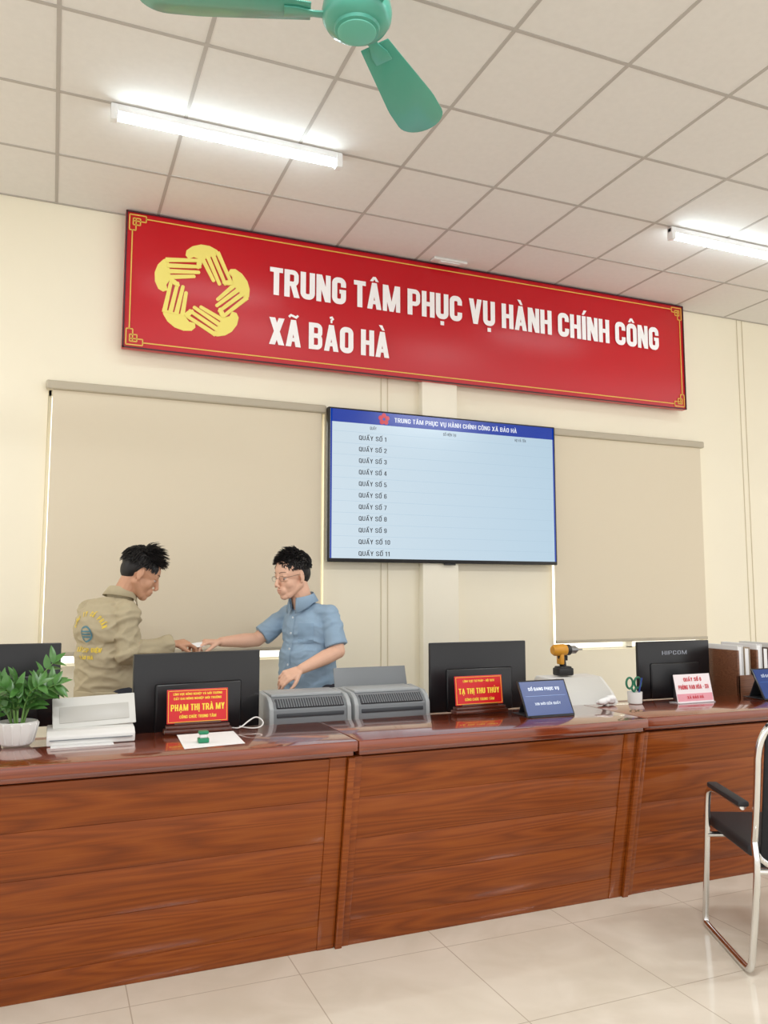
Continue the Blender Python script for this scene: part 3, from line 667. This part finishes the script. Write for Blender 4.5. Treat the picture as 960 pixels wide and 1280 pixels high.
# ---------------- plant
px,py,pz=-.098,3.36,.8305
e=thing('potted_plant','green leafy plant in a small white pot','plant',(px,py,.83))
mb=MB(); mb.lathe([(0,0),(.048,0),(.056,.006),(.070,.05),(.073,.085),(.067,.088),(.064,.075),(0,.07)],Matrix.Translation((px,py,pz)),40)
for k in range(14):
    a=2*math.pi*k/14; mb.caps((px+.058*math.cos(a),py+.058*math.sin(a),pz+.012),(px+.072*math.cos(a),py+.072*math.sin(a),pz+.078),.004,.005,seg=8)
part(mb,'pot',M_white,e)
mb=MB(); mb.lathe([(0,.078),(.064,.074),(.064,.06),(0,.06)],Matrix.Translation((px,py,pz))); part(mb,'soil',mat('soil',rgb(60,45,32),.9),e)
def leaf(mb,p,d,up,L,w):
    d=d.normalized(); s=d.cross(up).normalized(); n=s.cross(d)
    t=bmesh.new(); prev=None
    for i in range(8):
        u=i/7; ww=w*(math.sin(math.pi*u**.75))**.9+ (0.0006 if i<7 else 0)
        c=p+d*L*u-n*L*.22*u*u
        ring=[t.verts.new(c-s*ww+n*ww*.3),t.verts.new(c),t.verts.new(c+s*ww+n*ww*.3)]
        if prev:
            t.faces.new((prev[0],prev[1],ring[1],ring[0])); t.faces.new((prev[1],prev[2],ring[2],ring[1]))
        prev=ring
    mb._merge(t,0)
mb=MB(); stm=MB()
for k in range(12):
    a=2*math.pi*k/12+random.uniform(-.2,.2); sp=random.uniform(.08,.17); hh=random.uniform(.15,.33)
    if math.cos(a)>.3: sp*=.9; hh=max(hh,.22)
    base=V((px+.02*math.cos(a),py+.02*math.sin(a),pz+.07)); tip=V((px+sp*math.cos(a),py+sp*math.sin(a)*.5,pz+hh)); mid=(base+tip)/2+V((-.02*math.cos(a),-.02*math.sin(a),.04))
    stm.sweep([base,mid,tip],lambda u:.004*(1-u*.6),8,smooth=2)
    for j in range(6):
        u=.3+.7*j/5
        p=base*(1-u)**2+mid*2*u*(1-u)+tip*u*u; tg=((mid-base)*(1-u)+(tip-mid)*u).normalized()
        s=tg.cross(V((math.sin(a),-math.cos(a),.3))).normalized()
        for sd in (-1,1):
            d=(tg*.7+s*sd*.95+V((random.uniform(-.2,.2),random.uniform(-.2,.2),random.uniform(-.1,.3)))).normalized()
            leaf(mb,p,d,V((random.uniform(-.3,.3),-.5,.8)),random.uniform(.055,.075),.013)
    leaf(mb,tip,(tip-mid),V((0,-.6,.8)),.065,.013)
part(mb,'foliage',mat('leaf_green',rgb(74,122,56),.35,noise=.4,nscale=30),e,angle=80)
part(stm,'stems',mat('stem_green',rgb(100,140,66),.5),e)

# ================= PEOPLE
def hand(B,W,d,n,s,curl,tcurl=None,spread=.0205):
    W=V(W); d=V(d).normalized(); n=V(n); n=(n-d*n.dot(d)).normalized(); l=d.cross(n).normalized()*s
    LN=[(.040,.025,.019),(.044,.028,.020),(.041,.026,.020),(.032,.020,.017)]
    for i in range(4):
        o=(1.5-i)*spread
        K=W+d*(.084-abs(i-1.2)*.004)+l*o
        B.caps(W+l*o*.55+d*.008,K,.0130,.0108,seg=12)
        ang=0; p=K; r=.0092-(.001 if i==3 else 0)
        for j in range(3):
            ang+=math.radians(curl[i][j]); dd=(d*math.cos(ang)+n*math.sin(ang)+l*o*1.5).normalized()
            q=p+dd*LN[i][j]; B.caps(p,q,r,r-.0008,seg=12); p=q; r-=.0008
    B.ell(W+d*.045,.036,.034,.013,R=frame((0,0,0),d,l).to_3x3().to_4x4())
    tc=tcurl or (.55,.75,.25,.25)
    p=W+d*.018+l*.022; dd=(d*tc[0]+l*tc[1]+n*tc[2]).normalized()
    q=p+dd*.042; B.caps(p,q,.0138,.0108,seg=12); dd=(dd+d*.5+n*tc[3]).normalized(); r_=q+dd*.03; B.caps(q,r_,.0106,.0095,seg=12); dd=(dd+d*.3+n*tc[3]-l*.3).normalized(); B.caps(r_,r_+dd*.024,.0095,.008,seg=12)
def head_frame(c,f,pitch,sc=1.09):
    f=V(f).normalized(); l=V((0,0,1)).cross(f).normalized(); M=Matrix((f,l,V((0,0,1)))).transposed().to_4x4(); M.translation=V(c)
    return M@Matrix.Rotation(math.radians(pitch),4,'Y')@Matrix.Scale(sc,4)
def head(B,H):
    B.ell((-.012,0,.028),.092,.073,.084,M=H)
    B.ell((.024,0,.02),.060,.062,.070,M=H)
    B.ell((.022,0,-.03),.060,.056,.080,M=H)
    B.ell((.062,0,-.094),.024,.025,.019,M=H)
    for s in (-1,1):
        B.caps(H@V((-.006,s*.048,-.048)),H@V((.050,s*.018,-.089)),.022,.021)
        B.ell((.046,s*.030,-.032),.026,.026,.030,M=H)
        B.ell((.0975,s*.0105,-.037),.008,.0075,.0065,M=H)
        B.ell((-.010,s*.074,-.008),.017,.006,.029,M=H,R=Matrix.Rotation(s*.3,4,'Z')); B.ell((-.004,s*.074,-.032),.009,.006,.010,M=H)
        B.caps(H@V((.070,s*.014,.024)),H@V((.058,s*.044,.020)),.011,.010)
        B.ell((.0645,s*.031,.0085),.0135,.0175,.0085,M=H); B.ell((.0635,s*.031,-.012),.012,.017,.008,M=H)
    B.caps(H@V((.078,0,.016)),H@V((.1015,0,-.028)),.0085,.0115)
    B.ell((.072,0,-.062),.022,.030,.028,M=H)
    B.ell((.0875,0,-.0565),.009,.021,.0055,M=H); B.ell((.0855,0,-.070),.009,.018,.0065,M=H)
def hair(H,tufts,mx,seed,matl,e,front=.0,lift=1.0,wid=.006):
    """scalp cap plus many fine overlapping locks combed forward"""
    B=MB()
    B.ell((-.024,0,.044),.092,.077,.082,M=H)
    B.ell((-.052,0,.004),.054,.066,.066,M=H)
    for s in (-1,1): B.ell((-.036,s*.056,.020),.034,.020,.034,M=H)
    base=remesh(B,.006,3)
    rg=random.Random(seed)
    for k in range(tufts):
        th=rg.uniform(0,2*math.pi); ph_=math.acos(1-rg.uniform(0,1)*1.25)
        nl=V((math.sin(ph_)*math.cos(th),math.sin(ph_)*math.sin(th),math.cos(ph_)))
        p=V((-.024+nl.x*.090,nl.y*.077,.044+nl.z*.081))
        if p.z<.035 and p.x>-.03: continue
        if p.x>.058 and p.z<.080: continue
        comb=V((.8+front,nl.y*.25,-.25))
        top=max(0,nl.z)
        d=(nl*lift*(.35+.5*top)+comb*rg.uniform(.6,1.0)+V((rg.uniform(-.2,.2),rg.uniform(-.25,.25),rg.uniform(-.1,.2)))).normalized()
        if p.x<-.05 or top<.3: d=(V((-.15,nl.y*.2,-1))*rg.uniform(.5,1)+nl*.3+V((rg.uniform(-.2,.2),rg.uniform(-.2,.2),0))).normalized()
        L=rg.uniform(.5,1)*mx*(.45+.65*top); m_=p+(nl*.55+d*.45)*L*.45; q=p+d*L
        base.sweep([H@(p-nl*.006),H@m_,H@q],lambda u:wid*(1-u)**.8+.0004,5,smooth=1,flat=.55)
    part(base,'hair',matl,e,angle=75)
M_hair=mat('black_hair',rgb(24,21,21),.6)
M_ew=mat('eye_white',rgb(190,176,168),.4); M_ei=mat('eye_iris',rgb(30,20,15),.2)
def face_bits(H,e):
    for s in (-1,1):
        mb=MB(); mb.ell((.0645,s*.031,-.003),.0115,.0115,.0055,M=H,m=0); mb.ell((.0738,s*.031,-.0045),.0026,.0050,.0040,M=H,m=1)
        part(mb,'eye',[M_ew,M_ei],e)
        mb=MB(); mb.sweep([H@V((.0815,s*.014,.028)),H@V((.0785,s*.030,.032)),H@V((.066,s*.046,.028))],lambda u:.0030*(1-u*.6),6,smooth=2,flat=.6); part(mb,'eyebrow',M_hair,e)
M_lip=mat('lip_tone',rgb(196,132,116),.5)
def lips(H,e):
    mb=MB(); mb.ell((.0885,0,-.0575),.008,.019,.0040,M=H); mb.ell((.0865,0,-.069),.008,.016,.0050,M=H); part(mb,'lips',M_lip,e)
def person_legs(B,c,f,l,hip,r=1,foot=True):
    for s in (-1,1):
        h=c+l*s*.09+V((0,0,hip)); k=c+l*s*.10+f*.02+V((0,0,.45)); a=c+l*s*.10-f*.02+V((0,0,.08))
        B.caps(h,k,.082*r,.058*r); B.caps(k,a,.056*r,.040*r)
        if foot: B.caps(a-V((0,0,.035)),a+f*.14-V((0,0,.05)),.035,.028)
def shoes(c,f,l,e):
    for s in (-1,1):
        B=MB(); a=c+l*s*.10-f*.02; B.caps(a+V((0,0,.05))-f*.03,a+f*.15+V((0,0,.038)),.045,.037); B.box(-.07,.19,-.04,.04,.0,.02,M=Matrix.Translation(a)@Matrix((f,l,V((0,0,1)))).transposed().to_4x4(),bev=.008); part(remesh(B,.006,2),'shoe',M_black,e,angle=180)
def collar(nb,f,l,tilt,r0,r1,h0,drop,M,e,gap=25,wing=.045):
    """folded shirt collar: stand + turned-down leaf with two points"""
    t=bmesh.new(); prev=None; n=36
    for k in range(n+1):
        q=math.radians(gap+(360-2*gap)*k/n); fr=math.cos(q)
        up=V((0,0,1))+f*tilt
        w=max(0,fr)**1.5
        o1=f*(r0*math.cos(q)+.012)+l*r0*math.sin(q)
        o2=f*(r1*math.cos(q)+.014)+l*r1*math.sin(q)
        base=nb+up*(-.018*fr)
        pts=[base+o1*.98-V((0,0,.02)),base+o1+up*h0,base+o1*1.05+up*(h0+.004),base+o2*(1+.12*w)+up*(h0-drop-wing*w)]
        ring=[t.verts.new(p) for p in pts]
        if prev:
            for a in range(3): t.faces.new((prev[a],ring[a],ring[a+1],prev[a+1]))
        prev=ring
    mb=MB(); mb._merge(t,0); o=part(mb,'collar',M,e,angle=60)
    sd=o.modifiers.new('cloth_thickness','SOLIDIFY'); sd.thickness=.003; sd.offset=1
    return o
Zu=V((0,0,1))
M_skin1=mat('skin_tan',rgb(200,150,120),.5,noise=.05,nscale=30); M_skin2=mat('skin_light',rgb(224,178,152),.5,noise=.05,nscale=30)

# ---- man in khaki jacket (facing +X, a little away from the counter)
f=V((.84,.54,0)).normalized(); l=Zu.cross(f)
c=V((.285,4.42,0))
e=thing('person','person in khaki work jacket looking down, handing over a card','person',(c.x,c.y,0))
H=head_frame((.440,4.43,1.498),(1,.02,0),30)
B=MB(); head(B,H)
nb=c+f*.045+V((0,0,1.36)); B.caps(nb-V((0,0,.03)),H@V((-.028,0,-.045)),.056,.052)
Tm=Matrix((f,l,Zu)).transposed().to_4x4(); Tm.translation=c
B.ell((-.005,0,1.18),.105,.155,.155,M=Tm); B.ell((0,0,1.0),.105,.15,.18,M=Tm); B.ell((0,0,.88),.11,.155,.12,M=Tm)
rs=V((.365,4.28,1.308)); re=V((.368,4.235,1.095)); rw=V((.585,4.30,1.128))
ls=V((.19,4.57,1.308)); le=V((.30,4.66,1.09)); lw=V((.50,4.62,1.04))
for a,b_,w_ in ((rs,re,rw),(ls,le,lw)): B.caps(nb-V((0,0,.045)),a,.032,.034); B.caps(a,b_,.042,.040); B.caps(b_,w_,.038,.026)
hand(B,rw+V((.012,.004,.002)),(1,.35,.06),(.1,.35,-1),-1,[(30,45,20),(42,45,25),(50,50,30),(55,55,30)],(.85,.35,.55,.35))
hand(B,lw+V((.01,0,-.005)),(1,-.1,-.3),(0,-1,-.2),1,[(25,35,20)]*4)
person_legs(B,c,f,l,.86)
part(remesh(B,.0042,2),'body',M_skin1,e,angle=180)
B=MB(); person_legs(B,c,f,l,.88,1.22,False); B.ell((0,0,.88),.125,.17,.13,M=Tm); part(remesh(B,.010,3,fold=(.008,(),0)),'trousers',mat('dark_trousers',rgb(44,46,56),.8),e,angle=180)
shoes(c,f,l,e)
M_jk=mat('khaki_jacket',rgb(178,165,136),.85,noise=.05,nscale=14)
B=MB()
B.ell((-.025,0,1.21),.135,.180,.165,M=Tm); B.ell((-.015,0,1.07),.137,.176,.20,M=Tm)
B.lathe([(0,0),(1,0),(1.02,.12),(1.0,.25),(0,.25)],Tm@Matrix.Translation((-.005,0,.865))@Matrix.Diagonal((.138,.174,1,1)),40)
for a,b_,w_ in ((rs,re,rw),(ls,le,lw)):
    B.caps(nb-V((0,0,.04))-f*.02,a-V((0,0,.008)),.056,.054); B.caps(a-V((0,0,.008)),b_,.058,.055)
    B.cyl(b_,w_,.054,.043); B.ell(b_,.056,.056,.056)
jb=remesh(B,.0062,5,fold=(.014,((re,.16),(rw,.10),(le,.16),(c+V((0,0,.95)),.18),(rs+V((0,0,-.06)),.12),(c+V((0,0,1.15))-f*.1,.12)),1.0))
bvh=BVHTree.FromBMesh(jb.bm)
part(jb,'jacket',M_jk,e,angle=180)
collar(nb,f,l,.35,.070,.094,.052,.040,M_jk,e)
for w_,b_ in ((rw,re),(lw,le)):
    d=(w_-b_).normalized(); mb=MB(); mb.lathe([(.030,0),(.0455,.0),(.047,.006),(.046,.034),(.043,.038),(.030,.038)],Matrix.Translation(w_-d*.034)@Zu.rotation_difference(d).to_matrix().to_4x4(),28); part(mb,'cuff',M_jk,e)
mb=MB(); mb.lathe([(.134,0),(.141,.0),(.144,.01),(.144,.045),(.140,.05),(.130,.05)],Tm@Matrix.Translation((-.004,0,.855))@Matrix.Diagonal((1,1.26,1,1)),48); part(mb,'waistband',M_jk,e)
# print on the back of the jacket, wrapped to the cloth
pb=V((-.72,-.70,0)).normalized(); pr=V((-pb.y,pb.x,0)).normalized()
if pr.x<0: pr=-pr
org=c+pb*.5+V((0,0,1.19))
def stick(mb):
    for v in mb.bm.verts:
        o_=(v.co-org).dot(pb); h=bvh.ray_cast(v.co,-pb,1.5)
        if h[0] is not None: v.co=h[0]+pb*(.003+o_)
mb=MB(); Fp=frame(org,pr,(0,0,1))
txt='CÔNG TY CỔ PHẦN'
for i,ch in enumerate(txt):
    if ch==' ': continue
    a=math.radians(155-130*i/(len(txt)-1)); R_=.100
    sign_text(mb,ch,Fp@Matrix.Translation((R_*math.cos(a),R_*math.sin(a)-.01,0))@Matrix.Rotation(a-math.pi/2,4,'Z'),None,.024,t=.19,align='C',lift=0,step=.0003)
sign_text(mb,'XÂY LẮP ĐIỆN',Fp@Matrix.Translation((0,-.09,0)),.17,.022,t=.19,align='C',lift=0,step=.0003)
sign_text(mb,'BẢO HÀ',Fp@Matrix.Translation((0,-.125,0)),.09,.018,t=.19,align='C',lift=0,step=.0003)
stick(mb); part(mb,'back_print',mat('print_yellow',rgb(232,202,70),.7),e,smooth=False)
mb=MB(); t=bmesh.new(); prev=None
for k in range(33):
    a=2*math.pi*k/32; ring=(t.verts.new((.042*math.cos(a),.042*math.sin(a),0)),t.verts.new((.033*math.cos(a),.033*math.sin(a),0)))
    if prev: t.faces.new((prev[0],ring[0],ring[1],prev[1]))
    prev=ring
mb._merge(t,0,Fp)
for k in range(3):
    t=bmesh.new(); xs=[-.030+.0075*i for i in range(9)]; vt=[[t.verts.new((x_,-.018+k*.014+q,0)) for x_ in xs] for q in (0,.008)]
    for i in range(8): t.faces.new((vt[0][i],vt[0][i+1],vt[1][i+1],vt[1][i]))
    mb._merge(t,0,Fp)
stick(mb); part(mb,'back_roundel',mat('print_blue',rgb(84,128,140),.7),e,smooth=False)
hair(H,1200,.062,3,M_hair,e,front=.15,lift=1.0); face_bits(H,e); lips(H,e)

# ---- man in blue shirt (facing -X, slightly towards the counter)
f=V((-.90,-.44,0)).normalized(); l=Zu.cross(f)
c=V((1.345,4.36,0))
e=thing('person','person in light blue short-sleeved shirt and glasses, holding out a card','person',(c.x,c.y,0))
H=head_frame((1.235,4.33,1.493),(-1,-.40,0),13,1.10)
Tm=Matrix((f,l,Zu)).transposed().to_4x4(); Tm.translation=c
B=MB(); head(B,H)
nb=c+f*.03+V((0,0,1.335)); B.caps(nb-V((0,0,.03)),H@V((-.028,0,-.045)),.060,.056)
B.ell((0,0,1.15),.105,.155,.155,M=Tm); B.ell((0,0,.98),.11,.145,.18,M=Tm); B.ell((0,0,.86),.115,.155,.12,M=Tm)
ls=V((1.425,4.21,1.275)); le=V((1.450,4.155,1.08)); lw=V((1.225,4.08,1.0))
rs=V((1.275,4.52,1.275)); re=V((1.09,4.52,1.13)); rw=V((.875,4.44,1.128))
for a,b_,w_ in ((rs,re,rw),(ls,le,lw)): B.caps(nb-V((0,0,.045)),a,.030,.032); B.caps(a,b_,.041,.040); B.caps(b_,b_+(w_-b_)*.35,.039,.041); B.caps(b_+(w_-b_)*.35,w_,.041,.027)
hand(B,rw+V((-.012,-.004,0)),(-1,-.25,.05),(-.1,.1,-1),1,[(22,40,20),(30,45,25),(42,50,30),(50,55,30)],(.85,.35,.5,.35))
hand(B,lw+V((-.012,-.003,-.005)),(-1,-.15,-.38),(-.2,.5,-.8),1,[(25,35,20),(30,40,22),(35,42,25),(40,45,25)],(.7,.6,.3,.25))
person_legs(B,c,f,l,.84)
part(remesh(B,.0042,2),'body',M_skin2,e,angle=180)
B=MB(); person_legs(B,c,f,l,.86,1.22,False); B.ell((0,0,.86),.13,.17,.12,M=Tm); part(remesh(B,.010,3,fold=(.008,(),0)),'trousers',mat('navy_trousers',rgb(36,38,50),.8),e,angle=180)
shoes(c,f,l,e)
M_sh=mat('blue_shirt',rgb(142,167,190),.75,noise=.04,nscale=14)
B=MB()
B.ell((0,0,1.18),.126,.170,.165,M=Tm); B.ell((.008,0,1.03),.136,.167,.20,M=Tm)
B.lathe([(0,0),(1.02,0),(1.03,.12),(1.0,.28),(0,.28)],Tm@Matrix.Translation((.005,0,.79))@Matrix.Diagonal((.141,.173,1,1)),40)
for a,b_ in ((rs,re),(ls,le)):
    B.caps(nb-V((0,0,.04))-f*.01,a-V((0,0,.004)),.050,.052); d=(b_-a); B.cyl(a-V((0,0,.004)),a+d*.84,.053,.061); B.ell(a-V((0,0,.004)),.053,.053,.053)
jb=remesh(B,.0055,4,fold=(.009,((ls,.13),(rs,.12),(c+V((0,0,.93)),.18),(c+V((0,0,1.1))+f*.1+l*.1,.12)),4.0)); bvh=BVHTree.FromBMesh(jb.bm)
part(jb,'shirt',M_sh,e,angle=180)
collar(nb,f,l,.25,.068,.092,.046,.040,M_sh,e,gap=18)
def stickf(mb,d,o=.003):
    for v in mb.bm.verts:
        h=bvh.ray_cast(v.co+d*.6,-d,1.5)
        if h[0] is not None: v.co=h[0]+d*o
def grid(x0,x1,z0,z1,nx,nz,M):
    t=bmesh.new(); g=[[t.verts.new((x0+(x1-x0)*i/nx,z0+(z1-z0)*j/nz,0)) for i in range(nx+1)] for j in range(nz+1)]
    for j in range(nz):
        for i in range(nx): t.faces.new((g[j][i],g[j][i+1],g[j+1][i+1],g[j+1][i]))
    m_=MB(); m_._merge(t,0,M); return m_
mb=grid(-.016,.016,.86,1.27,2,40,frame(c,l,(0,0,1))); stickf(mb,f); part(mb,'placket',M_sh,e)
M_btn=mat('button',rgb(210,220,228),.4)
for k in range(5):
    zz=.92+k*.085; h=bvh.ray_cast(c+f*.6+V((0,0,zz)),-f,1.5)
    if h[0] is not None: mb=MB(); mb.cyl(h[0]+f*.003,h[0]+f*.006,.006,seg=12); part(mb,'button',M_btn,e)
pd=(f*.75+l*.65).normalized(); mb=grid(-.045,.045,1.12,1.23,8,10,frame(c,Zu.cross(pd),(0,0,1))); stickf(mb,pd,.0035); part(mb,'chest_pocket',mat('pocket_blue',rgb(134,160,184),.75),e)
hair(H,1200,.040,5,M_hair,e,front=.05,lift=.8); face_bits(H,e); lips(H,e)
g=MB()
for s in (-1,1):
    cc=V((.089,s*.031,.000)); g.sweep([H@(cc+V((-.004*abs(math.cos(a)),.020*math.cos(a),.0135*math.sin(a)))) for a in [2*math.pi*i/16 for i in range(16)]],.0008,6,closed=True,smooth=1)
    g.sweep([H@V((.087,s*.050,.003)),H@V((.055,s*.070,.005)),H@V((-.01,s*.079,.005)),H@V((-.03,s*.078,-.012))],.0010,6,smooth=2)
g.sweep([H@V((.091,-.011,.002)),H@V((.098,0,.005)),H@V((.091,.011,.002))],.0009,6,smooth=1)
part(g,'glasses',mat('glasses_frame',rgb(90,80,74),.3,.6),e)
# card passed between the hands
e=thing('small_card','small white card held between two hands','card',(.735,4.39,1.12))
mb=MB(); mb.box(-.035,.035,-.022,.022,-.0006,.0006,M=Matrix.Translation((.735,4.385,1.118))@Matrix.Rotation(.5,4,'X')@Matrix.Rotation(.2,4,'Z')); part(mb,'card_sheet',M_paper,e,smooth=False)

# ---------------- light
w=bpy.data.worlds.new('World'); scene.world=w; w.use_nodes=True
w.node_tree.nodes['Background'].inputs[0].default_value=(1,.99,.975,1); w.node_tree.nodes['Background'].inputs[1].default_value=1.5
def area(loc,rot,sx,sy,p,col):
    l=bpy.data.lights.new('room_light','AREA'); l.shape='RECTANGLE'; l.size=sx; l.size_y=sy; l.energy=p; l.color=col
    o=bpy.data.objects.new('room_light',l); o.location=loc; o.rotation_euler=rot; scene.collection.objects.link(o)
area((1,1.0,3.7),(0,0,0),1.2,.1,62,(.95,.98,1)); area((4.4,1.0,3.7),(0,0,0),1.2,.1,62,(.95,.98,1)); area((-2.4,3.9,3.7),(0,0,0),1.2,.1,40,(.95,.98,1))

# ---------------- camera
cam=bpy.data.cameras.new('Camera'); co=bpy.data.objects.new('Camera',cam); scene.collection.objects.link(co)
cam.sensor_fit='VERTICAL'; cam.sensor_height=36; cam.sensor_width=27; cam.lens=1000/1280*36
co.location=(0,0,1.4); co.rotation_euler=(math.radians(90+5.71),0,math.radians(-22.5)); cam.clip_start=.05
scene.camera=co
